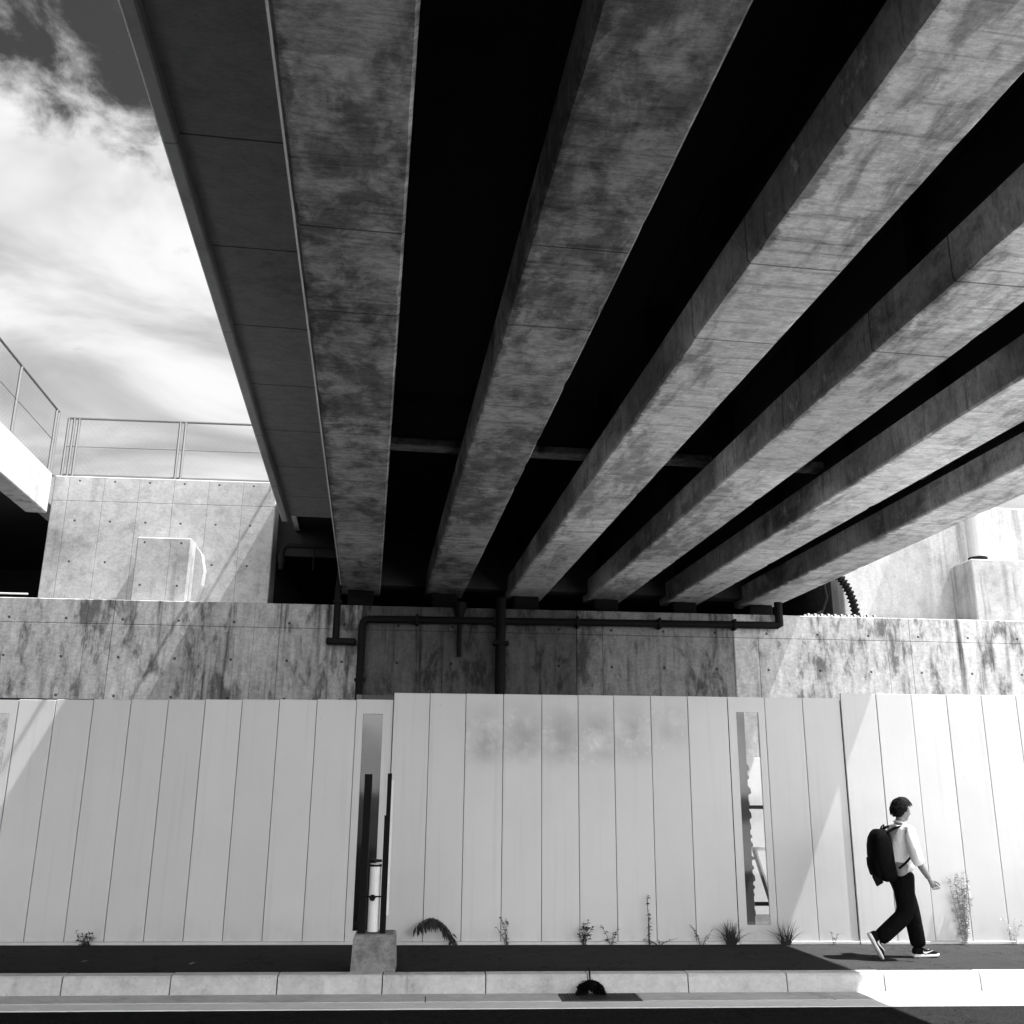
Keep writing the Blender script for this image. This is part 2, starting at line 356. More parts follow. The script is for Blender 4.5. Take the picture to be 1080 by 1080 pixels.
# ------------------------------------------------------------------ the bridge overhead
BR = rad(3.644)
bridge = thing('bridge', 'concrete girder bridge passing overhead with six stained beams', 'bridge', (0, 0, 0), BR)
Y0, Y1 = -11.0, 17.0
BW, BS, BX, ZS, ZD = 0.656, 1.427, -0.59, 5.04, 6.15
c = 0.018
FH = 0.34
def beam_mesh():
    b = MB(); ys = [Y0 + (Y1-Y0)*i/220 for i in range(221)]
    def prof(y):
        def j(k):
            v = noise.noise(Vector((y*2.3, k*5.0, 2.0)))*0.004; q = noise.noise(Vector((y*6.5, k*9.0, 7.0)))
            return v + (max(0.0, q-0.28)*0.07)                     # now and then a chipped arris
        w = BW
        return [(c+j(1), y, ZS), (w-c-j(2), y, ZS), (w-abs(j(3))*0.5, y, ZS+c+j(5)), (w, y, ZS+FH), (w-0.24, y, ZS+FH+0.06), (0.24, y, ZS+FH+0.06), (0.0, y, ZS+FH), (abs(j(4))*0.5, y, ZS+c+j(6))]
    b.prism(None, [prof(y) for y in ys])
    return b
def shade_web_mesh():
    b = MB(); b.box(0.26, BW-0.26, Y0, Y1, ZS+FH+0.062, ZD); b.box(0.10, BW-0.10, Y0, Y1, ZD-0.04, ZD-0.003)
    for k in range(12): b.box(0.10, BW-0.10, Y0+1+2*k, Y0+1.02+2*k, ZS+FH+0.064, ZD-0.042)
    return b
MB().tube([(BX-0.008, Y0, ZS+0.012), (BX-0.008, Y1-0.3, ZS+0.012)], 0.007, 6).build('conduit', MAT['white'], bridge)
first = beam_mesh().build('beam', MAT['beam'], bridge, (BX, 0, 0))
shade_web = shade_web_mesh().build('shade_web', MAT['shade_black'], first)  # upper beam side coloured near-black to stand for its shade
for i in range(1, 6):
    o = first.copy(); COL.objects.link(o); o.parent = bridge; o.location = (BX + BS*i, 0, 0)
    if i == 2: pale = o.data.copy(); pale.materials[0] = MAT['beam_lit']
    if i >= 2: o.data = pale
    wb = shade_web.copy(); COL.objects.link(wb); wb.parent = o
b = MB(); b.box(-1.46, 7.72, Y0, 15.45, ZD+0.003, ZD+0.25); b.box(BX, 7.72, 15.45, 24.0, ZD+0.003, ZD+0.25); b.build('deck_slab', MAT['shade_black'], bridge)
b = MB(); b.box(-1.46, BX+0.198, Y0, 15.45, 5.985, 6.147); b.build('cantilever_slab', MAT['slab'], bridge)
b = MB(); b.box(BX+5*BS+BW-0.198, 7.72, Y0, Y1, 5.985, 6.147); b.build('cantilever_slab', MAT['slab'], bridge)
for side in (0, 1):
    b = MB()
    if side == 0: x0, x1, lip = -1.565, -1.462, -1.5
    else: x0, x1, lip = 7.722, 7.83, 7.8
    ye = 15.5 if side == 0 else Y1
    b.box(x0, x1, Y0, ye, 5.90, 6.35, 0.014)
    b.box(x0+0.006 if side == 0 else x0-0.2, x1+0.2 if side == 0 else x1-0.006, Y0, ye, 6.352, 7.55, 0.014)
    if side == 0: b.box(x0+0.01, x1-0.01, ye+0.003, 18.0, 6.40, 7.54)
    o = b.build('parapet', MAT['parapet'], bridge)
    r = MB(); xx = -1.50 if side == 0 else 7.75
    r.tube([(xx, Y0, 8.2), (xx, 18.0, 8.2)], 0.03); 
    for i in range(12): r.box(xx-0.02, xx+0.02, Y0+0.4+2*i-0.02, Y0+0.4+2*i+0.02, 7.54, 8.18)
    r.build('handrail', MAT['steel'], o)
for i in range(5):
    x0 = BX + BS*i + BW
    b = MB(); b.box(x0-0.25, x0+BS-BW+0.25, 10.70, 10.92, 5.60, 5.69, 0.01); b.build('cross_bar', MAT['beam'], bridge)
    b = MB(); b.box(x0-0.19, x0+BS-BW+0.19, 16.6, 16.95, 5.15, ZD-.003, 0.01); b.build('diaphragm', MAT['abut'], bridge)
for i in range(6):
    x0 = BX + BS*i + BW/2
    b = MB(); b.box(x0-0.22, x0+0.22, 16.55, 16.9, 4.745, ZS-0.002, 0.02); b.build('bearing', MAT['rubber'], bridge)

b = MB(); b.box(-1.95, 8.7, 18.02, 24.0, 5.92, 7.0); b.box(-1.458, BX+0.19, 15.453, 18.015, 6.45, 6.8); b.build('shade_cover_slab', MAT['shade_black'], bridge)  # dark slabs added to stop light leaks and blacken the gap
# neighbouring bridge at the far left
nb = thing('bridge', 'neighbouring bridge at the left edge with sunlit white parapet', 'bridge', (0, 0, 0), BR)
E1 = 17.72
b = MB(); b.box(-6.25, -5.885, -7, E1, 6.45, 7.20, 0.02); b.build('parapet', MAT['white_conc'], nb)
b = MB(); b.box(-30.0, -6.252, -7, 24, 6.62, 6.95); b.build('deck_slab', MAT['shade_black'], nb)  # deck widened beyond view to cut light from the left
bm0 = MB().box(-7.9, -7.2, -7, E1-0.2, 5.5, 6.618, 0.02).build('beam', MAT['beam'], nb)
for i in range(1, 14):
    o = bm0.copy(); COL.objects.link(o); o.parent = nb; o.location.x = -1.5*i

# ------------------------------------------------------------------ mesh railings on top
def wire_mesh(p0, p1, z0, z1, step=0.11, r=0.0010):
    b = MB(); p0, p1 = Vector(p0), Vector(p1); L = (p1-p0).length; d = (p1-p0)/L; H = z1-z0
    k = -H
    while k < L:
        for sgn in (1, -1):
            a0, a1 = max(k, 0), min(k+H, L)
            if a1 - a0 < 0.02: continue
            t0, t1 = a0-k, a1-k
            if sgn < 0: t0, t1 = H-t0, H-t1
            q0 = p0 + d*a0; q1 = p0 + d*a1
            b.tube([(q0.x, q0.y, z0+t0), (q1.x, q1.y, z0+t1)], r, 3, False)
        k += step
    return b
def railing(label, p0, p1, zb, zt, posts, group=None):
    p0, p1 = Vector((*p0, 0)), Vector((*p1, 0)); L = (p1-p0).length; d = (p1-p0)/L
    t = thing('mesh_railing', label, 'railing', (p0.x, p0.y, zb), 0, group)
    P = lambda s: d*s
    for nm, z, r in (('top_rail', zt-zb, 0.022), ('mid_rail', (zt-zb)*0.52, 0.007), ('bottom_rail', 0.05, 0.018)):
        MB().tube([P(0) + Vector((0, 0, z)), P(L) + Vector((0, 0, z))], r, 6).build(nm, MAT['steel'], t)
    for s in posts:
        q = P(s)
        b = MB(); b.tube([q, q + Vector((0, 0, zt-zb))], 0.026, 6); b.box(q.x-0.06, q.x+0.06, q.y-0.06, q.y+0.06, 0.0, 0.015); b.build('post', MAT['steel'], t)
    wire_mesh(P(0), P(L), 0.06, zt-zb-0.03).build('wire_mesh', MAT['steel'], t)
    return t
railing('wire mesh railing along the top of the pale wall between the bridges', (-6.92, 17.5), (-1.6, 17.5), 7.19, 8.34, (0.0, 0.10, 0.19, 2.02, 2.12, 4.1))
bxv = Vector((-math.sin(BR), math.cos(BR), 0)); c0 = Vector((-7.10, 17.45, 0))
pb = c0 - bxv*11
railing('wire mesh railing sloping along the sunlit parapet of the left bridge', (c0.x, c0.y), (pb.x, pb.y), 7.20, 8.44, (0.0, 0.12, 2.05, 4.1, 6.15, 8.2))
railing('short steel railing above the bright wall at the right edge', (10.0, 17.6), (15.0, 17.6), 7.14, 8.2, (0.8, 2.8, 4.8))

# ------------------------------------------------------------------ things on the shelf
t = thing('concrete_pedestal', 'square concrete pedestal against the pale wall between the bridges', 'pedestal', (-4.75, 17.1, 4.74))
MB().box(-0.47, 0.45, -0.3, 0.295, 0.002, 1.2, 0.02).build('block', MAT['back'], t)
b = MB(); b.prism(None, [[(x, y, z) for x, z in ((0.452, 0.0), (0.452, 1.14), (0.55, 1.02), (0.62, 0.72), (0.60, 0.45), (0.47, 0.0))] for y in (0.05, 0.29)]); b.build('bracket', MAT['white_conc'], t)
t = thing('concrete_pedestal', 'white concrete pedestal under the pole at the right edge', 'pedestal', (10.3, 17.0, 4.74))
MB().box(-0.62, 1.1, -0.35, 0.395, 0.002, 1.19, 0.02).build('block', MAT['white_conc'], t)
b = MB(); b.box(-2.6, -0.64, 0.27, 0.395, 0.0, 0.14); b.build('plinth', MAT['white_conc'], t)
t = thing('pole', 'grey round pole standing on the white pedestal at the right edge', 'pole', (10.08, 17.1, 5.932))
MB().tube([(0, 0, 0.1), (0, 0, 3.2)], 0.155, 20).build('shaft', MAT['pale_steel'], t, smooth=False)
MB().tube([(0, 0, 0.0), (0, 0, 0.13)], 0.17, 20).build('base_collar', MAT['pipe'], t)
# corrugated hose and cable
path = [(6.95, 17.15, 5.80)] + [(7.0 + 0.62*math.sin(a), 17.1, 4.86 + 0.95*math.cos(a)) for a in [rad(10*i) for i in range(0, 10)]]
fine_path = []
for a, bb in zip(path, path[1:]):
    for k in range(8): fine_path.append(Vector(a).lerp(Vector(bb), k/8))
rs = [0.085 if i % 4 < 2 else 0.055 for i in range(len(fine_path))]
o = MB().tube(fine_path, rs, 12).build('corrugated_hose', MAT['rubber']); tag(o, 'black corrugated hose curving down beside the bridge end', 'hose')
pts = [(6.7, 17.0, 5.7), (7.02, 17.0, 5.45), (7.05, 17.0, 5.2), (6.95, 17.0, 4.95), (6.7, 17.0, 4.8), (6.3, 17.0, 4.78)]
o = MB().tube(pts, 0.035, 8).build('cable', MAT['pipe']); tag(o, 'dark thin cable hanging inside the corrugated hose arc', 'cable')
b = MB()
for i in range(22): b.tube([(6.45+0.06*i, 16.6, 4.79), (6.49+0.06*i, 16.6, 4.79)], 0.05 if i % 2 else 0.03, 8)
o = b.build('corrugated_hose', MAT['steel']); tag(o, 'grey ribbed hose lying on the ledge under the bridge end', 'hose')
t = thing('ledge_railing', 'low pale railing in the dark gap below the left bridge', 'railing', (-7.75, 16.9, 4.74))
MB().box(0.2, 0.24, -0.02, 0.02, 0, 0.42).build('post', MAT['pale_steel'], t); MB().tube([(-1.0, 0, 0.17), (0.8, 0, 0.17)], 0.016, 6).build('rail', MAT['pale_steel'], t)

# ------------------------------------------------------------------ pipes on the retaining wall
t = thing('drain_pipe', 'long dark drain pipe running along the retaining wall under the beams', 'pipe', (-1.24, 16.2, 4.49))
pts = [(0, 0, -4.4), (0, 0, -0.12)] + [(0.1 - 0.1*math.cos(a), 0, -0.1 + 0.1*math.sin(a)) for a in (rad(30), rad(60), rad(90))] + [(7.05, 0, 0.05)]
MB().tube(pts, 0.062, 12).build('pipe_run', MAT['pipe'], t)
MB().tube([(7.05, 0, 0.05), (7.09, 0, 0.05), (7.09, 0, 0.45)], 0.07, 10).build('end_cap', MAT['pipe'], t)
for x in (0.9, 2.2, 3.6, 5.0, 6.3):
    MB().box(x-0.02, x+0.02, -0.075, 0.105, -0.09+0.007*x, 0.09+0.007*x).build('clamp', MAT['pipe'], t)
for z in (-1.0, -2.6): MB().box(-0.085, 0.085, -0.03, 0.105, z-0.02, z+0.02).build('clamp', MAT['pipe'], t)
t = thing('downpipe', 'dark downpipe with flat elbow at the left beam edge', 'pipe', (-1.66, 16.16, 4.12))
MB().tube([(-0.02, 0.25, 1.35), (0, 0.0, 0.85), (0, 0, 0.0)], [0.03, 0.055, 0.06], 10).build('pipe', MAT['pipe'], t)
MB().box(-0.15, 0.335, -0.09, 0.09, -0.07, 0.035, 0.02).build('elbow_box', MAT['pipe'], t)
MB().box(-0.07, 0.07, -0.07, 0.14, 0.62, 0.66).build('clamp', MAT['pipe'], t)
t = thing('downpipe', 'thick dark vertical pipe in the shade at the middle of the wall', 'pipe', (1.06, 16.19, 0.0))
MB().tube([(0, 0, 0.0), (0, 0, 4.9)], 0.085, 12).build('pipe', MAT['pipe'], t)
MB().box(-0.13, 0.13, -0.12, 0.115, 4.1, 4.16).build('clamp', MAT['pipe'], t)
t = thing('funnel_pipe', 'thin dark pipe with funnel head on the shaded wall', 'pipe', (0.37, 16.22, 3.9))
MB().tube([(0, 0, 0.0), (0, 0, 0.6)], 0.04, 10).build('pipe', MAT['pipe'], t)
MB().tube([(0, 0, 0.55), (0, 0, 0.72), (0, 0, 0.9)], [0.045, 0.08, 0.12], 12).build('funnel', MAT['pipe'], t)
# bent pipe under the cantilever end
t = thing('bent_pipe', 'small bent pipe below the cantilever end in the dark gap', 'pipe', (-2.75, 16.9, 5.55))
MB().tube([(0, 0, -0.1), (0, 0, 0.22), (0.04, 0, 0.30), (0.12, 0, 0.33), (0.9, 0, 0.33)], 0.045, 10).build('pipe', MAT['pipe'], t)
MB().tube([(0, 0, 0.02), (0, 0, 0.16)], 0.065, 10).build('socket', MAT['pipe'], t)
MB().tube([(0.55, 0, 0.33), (0.55, 0, -0.1)], 0.015, 6).build('hanger', MAT['pipe'], t)

# ------------------------------------------------------------------ hoarding
YF = 12.596
def panel_mesh(w, h, z0=0.035):
    b = MB(); b.box(-w/2+0.0035, w/2-0.0035, -0.012, 0.016, z0, h, 0.005, 2); return b
def window_panel(w, h, wx0, wx1, wz0, wz1, z0=0.035):
    b = MB(); a, e = -w/2+0.005, w/2-0.005
    b.box(a, wx0, -0.012, 0.016, z0, h); b.box(wx1, e, -0.012, 0.016, z0, h)
    b.box(wx0, wx1, -0.012, 0.016, wz1, h); b.box(wx0, wx1, -0.012, 0.016, z0, wz0)
    return b
def section(label, edges, top0, top1, y, windows=(), smudge=(), rail=None):
    x0, x1 = edges[0], edges[-1]
    t = thing('hoarding_fence', label, 'fence', ((x0+x1)/2, y, 0)); cx = (x0+x1)/2
    for i, (a, e) in enumerate(zip(edges, edges[1:])):
        m = (a+e)/2; h = top0 + (top1-top0)*(m-x0)/(x1-x0); w = e-a
        win = [q for q in windows if a <= (q[0]+q[1])/2 <= e]
        if win:
            q = win[0]
            o = window_panel(w, h, q[0]-m, q[1]-m, q[2], q[3]).build('window_panel', MAT['fence'], t, (m-cx, 0, 0))
            MB().box(q[0]-m-0.02, q[1]-m+0.02, 0.018, 0.022, q[2]-0.02, q[3]+0.02).build('pane', MAT['glass'], o)
        else:
            jit = random.uniform(-0.002, 0.002)
            panel_mesh(w, h).build('panel', MAT['fence_s' if i in smudge else 'fence'], t, (m-cx, jit, 0))
            MB().box(e-cx-0.02, e-cx+0.02, 0.022, 0.03, 0.05, h-0.03).build('cover_strip', MAT['black'], t) if not any(abs(e-q[0]) < 0.3 or abs(e-q[1]) < 0.3 for q in windows) else None
    b = MB(); b.box(x0-cx, x1-cx, -0.03, 0.03, 0.0, 0.033, 0.004); b.build('foot_rail', MAT['fence'], t)
    if rail:
        MB().box(rail[0]-cx, rail[1]-cx, 0.06, 0.12, top0-0.12, top0+0.055).build('top_rail', MAT['black'], t)
    for s in range(int((x1-x0)/1.9)+1):
        xx = x0 - cx + 0.95 + 1.9*s
        if xx > x1-cx-0.1 or any(q[0]-0.25 < xx+cx < q[1]+0.25 for q in windows): continue
        b = MB(); b.tube([(xx, 0.09, 0), (xx, 0.09, top0-0.15)], 0.024, 6); b.tube([(xx, 0.09, 1.9), (xx, 1.3, 0.0)], 0.024, 6); b.build('brace', MAT['steel'], t)
    for z in (0.6, 2.2):
        bx = [x0-cx+0.02, x1-cx-0.02]
        wz = sorted(windows)
        segs = []; cur = x0+0.02
        for q in wz: segs.append((cur, q[0]-0.03)); cur = q[1]+0.03
        segs.append((cur, x1-0.02))
        for s0, s1 in segs:
            if s1 - s0 > 0.1: MB().tube([(s0-cx, 0.052, z), (s1-cx, 0.052, z)], 0.022, 6).build('tie_rail', MAT['steel'], t)
    return t
left_e = [-0.512 - 0.463*i for i in range(15)][::-1]
left_e = [-7.25, -6.78, -6.31, -5.85, -5.39, -4.92, -4.46, -4.00, -3.55, -3.10, -2.645, -2.19, -1.72, -1.235, -0.755+0.0, ]
left_e = [-7.2, -6.73, -6.25, -5.78, -5.32, -4.86, -4.41, -3.965, -3.51, -3.06, -2.61, -2.165, -1.71, -1.235, -0.52]
left_e = left_e[:-2] + [-1.235, -0.985+0.0, -0.518]
left_e = [-7.25, -6.79, -6.33, -5.87, -5.41, -4.95, -4.43+0.0, -3.97, -3.52, -3.07, -2.62, -2.16, -1.71, -1.225, -0.985, -0.518]
left_e = [-6.93, -6.47, -6.01, -5.55, -5.09, -4.65, -4.20, -3.75, -3.30, -2.85, -2.398, -1.941, -1.475, -0.984, -0.520]
section('white steel hoarding left of the concrete footing, with a black top rail', left_e, 2.755, 2.86, YF,
        windows=((-0.893, -0.645, 0.15, 2.68), (-5.50, -5.18, 1.9, 2.62)), rail=(-6.9, -1.62))
ctr_e = [-0.516, -0.064, 0.402, 0.871, 1.335, 1.807, 2.282, 2.760, 3.234, 3.785]
ctr_e = [-0.516, -0.062, 0.393, 0.870, 1.359, 1.825, 2.285, 2.765, 3.25, 3.775]
section('taller middle run of white hoarding with grey smudges near its top', ctr_e, 2.942, 2.965, YF-0.025, smudge=(3, 4, 5, 6, 7, 2))
section('short white hoarding with a tall narrow window, right of the middle run', [3.785, 4.275, 4.782, 5.286], 2.965, 2.975, YF,
        windows=((3.892, 4.185, 0.215, 2.775),))
section('rightmost white hoarding, partly in sunlight behind the walking man', [5.29, 5.77, 6.25, 6.73, 7.21, 7.69, 8.17, 8.65, 9.13, 9.61], 3.035, 3.06, YF-0.02)

# ------------------------------------------------------------------ things behind the hoarding, seen through the narrow windows
t = thing('shadow_edge_upright', 'added dark upright standing in for the toothed wall shadow behind the right narrow window', 'stand-in', (4.53, 14.3, 0))  # made-up upright in place of a toothed shadow edge on the wall
b = MB(); b.box(-0.30, 0.0, -0.03, 0.03, 0.0, 3.0); zc = 0.12
while zc < 2.1:
    hh, dd = random.uniform(0.05, 0.13), random.uniform(0.012, 0.05)
    b.prism(None, [[(0.0, y, zc), (dd, y, zc + hh*0.2), (dd*0.8, y, zc + hh*0.7), (0.0, y, zc + hh)] for y in (-0.028, 0.028)]); zc += hh + random.uniform(0.03, 0.11)
b.build('shadow_edge_teeth', MAT['shade_grey'], t)
for z in (0.25, 1.55): MB().box(-0.25, 0.4, 0.04, 0.09, z, z+0.05).build('crossbar', MAT['pipe'], t)
MB().tube([(0.08, 0.1, 1.0), (0.34, 0.1, 0.1)], 0.035, 6).build('brace', MAT['steel'], t)
MB().box(0.02, 0.4, 0.08, 0.12, 0.98, 1.03).build('shelf', MAT['white'], t)
for i in range(6):
    o = MB().box(-0.12, 0.12, -0.1, 0.1, 0, random.uniform(0.08, 0.2), 0.03).build('rubble', MAT['white_conc'], None, (4.55 + 0.11*i, 13.6 + random.uniform(-0.2, 0.5), -0.02))
    o.rotation_euler = (random.uniform(-.3, .3), random.uniform(-.3, .3), random.uniform(0, 3)); o.scale = (random.uniform(.4, .9),)*3
    tag(o, 'pale broken concrete lump on the ground behind the right narrow window', 'rubble', 'rubble behind the hoarding window')

o = MB().box(-0.42, 0.45, -0.02, 0.02, 0.0, 2.35, 0.006).build('lit_wall_sheet', MAT['white'], None, (5.18, 15.7, -0.02)); o.rotation_euler.x = rad(-5)  # added sheet; its white stands for the sunlit lower wall
tag(o, 'added white sheet standing in for the sunlit wall, glimpsed through the right narrow window', 'sheet')
t = thing('shade_board', 'added grey board standing in for the shaded wall behind the left narrow window', 'board', (-0.82, 13.5, 0))  # added board; its grey stands for the wall in shade
MB().box(-0.16, 0.42, 0, 0.03, 0, 3.0, 0.004).build('sheet', MAT['shade_grey'], t)
MB().box(-0.24, -0.165, -0.02, 0.05, 0, 3.0, 0.004).build('stud', MAT['iron2'], t)

# ------------------------------------------------------------------ footing with steel posts on the pavement
t = thing('steel_gatepost', 'pair of black steel posts with a white pipe on a concrete footing', 'post', (-0.54, 10.76, 0))
b = MB(); b.prism(None, [[(-0.225+d, -0.005+d*.6, z), (0.225-d, -0.005+d*.6, z), (0.225-d, 0.42-d, z), (-0.225+d, 0.42-d, z)] for z, d in ((0.0, 0.0), (0.3, 0.012), (0.335, 0.022), (0.345, 0.04))])
b.build('footing', MAT['block'], t)
b = MB(); b.box(-0.18, -0.105, 0.10, 0.115, 0.34, 1.92); b.box(-0.18, -0.165, 0.115, 0.22, 0.34, 1.92); b.box(-0.12, -0.105, 0.115, 0.22, 0.34, 1.92); b.build('channel_post', MAT['black'], t)
b = MB(); b.box(0.062, 0.105, 0.10, 0.20, 0.34, 1.93); b.build('channel_post', MAT['black'], t)
b = MB(); b.box(0.045, 0.06, 0.11, 0.19, 0.34, 1.5); b.build('flat_bar', MAT['black'], t)
b = MB(); b.box(0.107, 0.128, 0.105, 0.20, 0.52, 1.86); b.build('flange', MAT['white'], t)
MB().tube([(-0.025, 0.15, 0.36), (-0.025, 0.15, 1.02)], 0.058, 20).build('pipe', MAT['white'], t)
for z in (0.99, 1.035): MB().tube([(-0.025, 0.15, z), (-0.025, 0.15, z+0.022)], 0.064, 20).build('collar', MAT['pipe'], t)
MB().tube([(-0.04, 0.06, 0.69), (-0.04, 0.10, 0.69)], 0.033, 6).build('bolt', MAT['black'], t)
MB().tube([(-0.16, 0.09, 0.70), (0.10, 0.09, 0.70)], 0.008, 6).build('tie_rod', MAT['black'], t)

# ------------------------------------------------------------------ drain grate and kerb inlet
t = thing('drain_grate', 'dark iron drain grate set in the gutter below the kerb', 'grate', (1.695, 10.377, -0.166))
b = MB(); b.box(-0.385, 0.385, -0.175, -0.155, -0.02, 0.0); b.box(-0.385, 0.385, 0.155, 0.175, -0.02, 0.0); b.box(-0.385, -0.365, -0.155, 0.155, -0.02, 0.0); b.box(0.365, 0.385, -0.155, 0.155, -0.02, 0.0)
b.build('frame', MAT['iron'], t)
b = MB()
for i in range(24): b.box(-0.355+0.03*i, -0.34+0.03*i, -0.154, 0.154, -0.02, -0.002)
b.build('bars', MAT['iron'], t)

# ------------------------------------------------------------------ weeds
def leaf(b, p, d, L, w, droop=0.3):
    p = Vector(p); d = Vector(d).normalized(); side = d.cross(Vector((0, 0, 1)))
    if side.length < 0.1: side = Vector((1, 0, 0))
    side.normalize(); side = (side + Vector((0, random.uniform(-.8, .8), random.uniform(-.5, .5)))).normalized()
    m = p + d*L*0.5; e = p + d*L - Vector((0, 0, droop*L))
    b.quad(p, m + side*w/2, e, m - side*w/2)
def weed(x, h, n, label, mat, y=12.54, spread=0.12, leafL=0.05, dens=1.0, group=None, name='weed'):
    t = thing(name, label, 'weed', (x, y, 0.0), 0, group)
    st, lf = MB(), MB()
    for i in range(n):
        a = random.uniform(-1, 1); top = h*random.uniform(0.45, 1.0)
        pts = [Vector((a*0.03 + a*spread*s**1.5 + random.uniform(-.006, .006), random.uniform(-0.03, 0.0) - 0.02*s, top*s)) for s in (0, .25, .5, .75, 1)]
        st.tube(pts, [0.004, 0.0035, 0.003, 0.0025, 0.0015], 4)
        for k in range(int(dens*top/0.03)+1):
            s = random.uniform(0.1, 1.0); q = pts[0].lerp(pts[-1], s); i0 = min(int(s*4), 3); q = pts[i0].lerp(pts[i0+1], s*4-i0)
            leaf(lf, q, (random.uniform(-1, 1), random.uniform(-.9, .2), random.uniform(-.2, .9)), leafL*random.uniform(.5, 1.2), leafL*random.uniform(.25, .5))
    st.build('stem', MAT['pale_leaf' if mat == 'pale_leaf' else 'stem'], t); lf.build('foliage', MAT[mat], t)
    return t
def grass_tuft(x, h, n, label, mat='leaf', y=12.52, spread=0.22):
    t = thing('grass_tuft', label, 'weed', (x, y, 0)); b = MB()
    for i in range(n):
        a = random.gauss(0, 0.6); hh = h*random.uniform(0.4, 1.0); w = random.uniform(0.004, 0.009); dy = random.uniform(-0.12, 0.02); o = random.uniform(-.06, .06)
        pr = None
        for k in range(6):
            s = k/5; c = Vector((o + a*spread*s**1.6, -0.02 + dy*s, hh*(s - 0.25*abs(a)*s*s))); ww = w*(1-s*0.9)
            cur = (c - Vector((ww, 0, 0)), c + Vector((ww, 0.002, 0)))
            if pr: b.quad(pr[0], pr[1], cur[1], cur[0])
            pr = cur
    b.build('blades', MAT[mat], t); return t
weed(-3.93, 0.17, 5, 'small dark weed at the foot of the left hoarding', 'leaf', spread=0.14, leafL=0.07, dens=2)
weed(0.95, 0.33, 4, 'thin leaning weed at the foot of the hoarding, right of the drooping plant', 'leaf', leafL=0.05)
weed(1.86, 0.28, 5, 'dark leafy weed by the hoarding foot above the drain grate', 'leaf', leafL=0.07, dens=1.8, spread=0.09)
weed(2.20, 0.24, 3, 'small spotted weed just right of the leafy weed above the grate', 'leaf', leafL=0.06)
weed(2.66, 0.58, 3, 'tallest thin weed with two stems in front of the middle hoarding', 'leaf', leafL=0.045, spread=0.07)
weed(2.78, 0.10, 6, 'low flat weed beside the tallest thin weed', 'leaf', leafL=0.05, spread=0.2)
weed(3.30, 0.26, 5, 'spiky weed left of the dark grass tuft', 'leaf', spread=0.16, leafL=0.04)
grass_tuft(3.66, 0.33, 90, 'dark bushy grass tuft left of the narrow right window')
grass_tuft(4.33, 0.33, 50, 'sparse grass tuft under the right side of the narrow window', spread=0.3)
weed(4.93, 0.22, 2, 'single small weed in the sun left of the walking man', 'leaf', leafL=0.05)
weed(6.60, 0.85, 16, 'large pale speckled weed in the sun ahead of the walking man', 'pale_leaf', leafL=0.045, dens=2.6, spread=0.13)
weed(7.22, 0.36, 5, 'pale low weed at the right edge by the hoarding', 'pale_leaf', leafL=0.05, spread=0.15)
# drooping plant
t = thing('drooping_weed', 'dark fringed plant drooping to the ground beside the concrete footing', 'weed', (0.02, 12.5, 0))
st, lf = MB(), MB()
pts = [Vector((-0.14 + 0.44*s, -0.03, 0.03 + 0.27*math.sin(math.pi*min(1, 0.22+s*0.8))**0.8)) for s in [i/14 for i in range(15)]]
st.tube(pts, 0.007, 5)
for p in pts:
    for k in range(9): leaf(lf, p + Vector((random.uniform(-.02, .02), 0, random.uniform(-.01, .02))), (random.uniform(-.2, .6), random.uniform(-.4, .1), random.uniform(-1.3, -.2)), random.uniform(0.05, 0.14), 0.035, 0.2)
st.build('stem', MAT['stem'], t); lf.build('leaflets', MAT['leaf'], t)
# clump in the kerb inlet
t = thing('leaf_clump', 'black clump of leaves with a twig against the kerb face', 'weed', (1.63, 10.53, -0.166))
b = MB()
for i in range(900):
    a = random.uniform(0, math.pi); r = random.uniform(0.02, 1)**0.5
    p = (math.cos(a)*0.125*r, random.uniform(-0.06, 0.03), math.sin(a)*0.11*r)
    leaf(b, p, (math.cos(a), random.uniform(-.8, .3), math.sin(a)), 0.035, 0.03)
b.build('foliage', MAT['black'], t); MB().tube([(0, 0, 0.05), (-0.005, 0.0, 0.15), (-0.01, 0.01, 0.24)], 0.009, 5).build('twig', MAT['black'], t)
for i, (x, y) in enumerate(((-3.55, 11.35), (-2.42, 11.2))):
    b = MB(); leaf(b, (-0.04, 0, 0.012), (1, 0.3, 0.05), 0.09, 0.05, -0.1); leaf(b, (-0.03, 0, 0.015), (1, -0.5, 0.2), 0.06, 0.04, 0.0)
    tag(b.build('fallen_leaf', MAT['dry'], None, (x, y, 0.0)), ('pale fallen leaf on the shaded pavement nearer the left edge', 'pale fallen leaf on the shaded pavement nearer the footing')[i], 'leaf')

# ------------------------------------------------------------------ the walking man
def skin_mesh(verts, edges, radii, sub=2):
    me = bpy.data.meshes.new('sk'); me.from_pydata([Vector(v) for v in verts], edges, [])
    o = bpy.data.objects.new('sk', me); COL.objects.link(o)
    md = o.modifiers.new('s', 'SKIN'); md.use_smooth_shade = True
    if not me.skin_vertices: 
        me.attributes  # the modifier adds the layer when evaluated
    lay = me.skin_vertices[0].data if me.skin_vertices else None
    if lay is None:
        bpy.context.view_layer.objects.active = o
        bpy.context.view_layer.update()
        lay = me.skin_vertices[0].data
    for i, r in enumerate(radii): lay[i].radius = r if isinstance(r, tuple) else (r, r)
    lay[0].use_root = True
    sm = o.modifiers.new('u', 'SUBSURF'); sm.levels = sub; sm.render_levels = sub
    dg = bpy.context.evaluated_depsgraph_get(); out = bpy.data.meshes.new_from_object(o.evaluated_get(dg))
    bpy.data.objects.remove(o); bpy.data.meshes.remove(me)
    return out
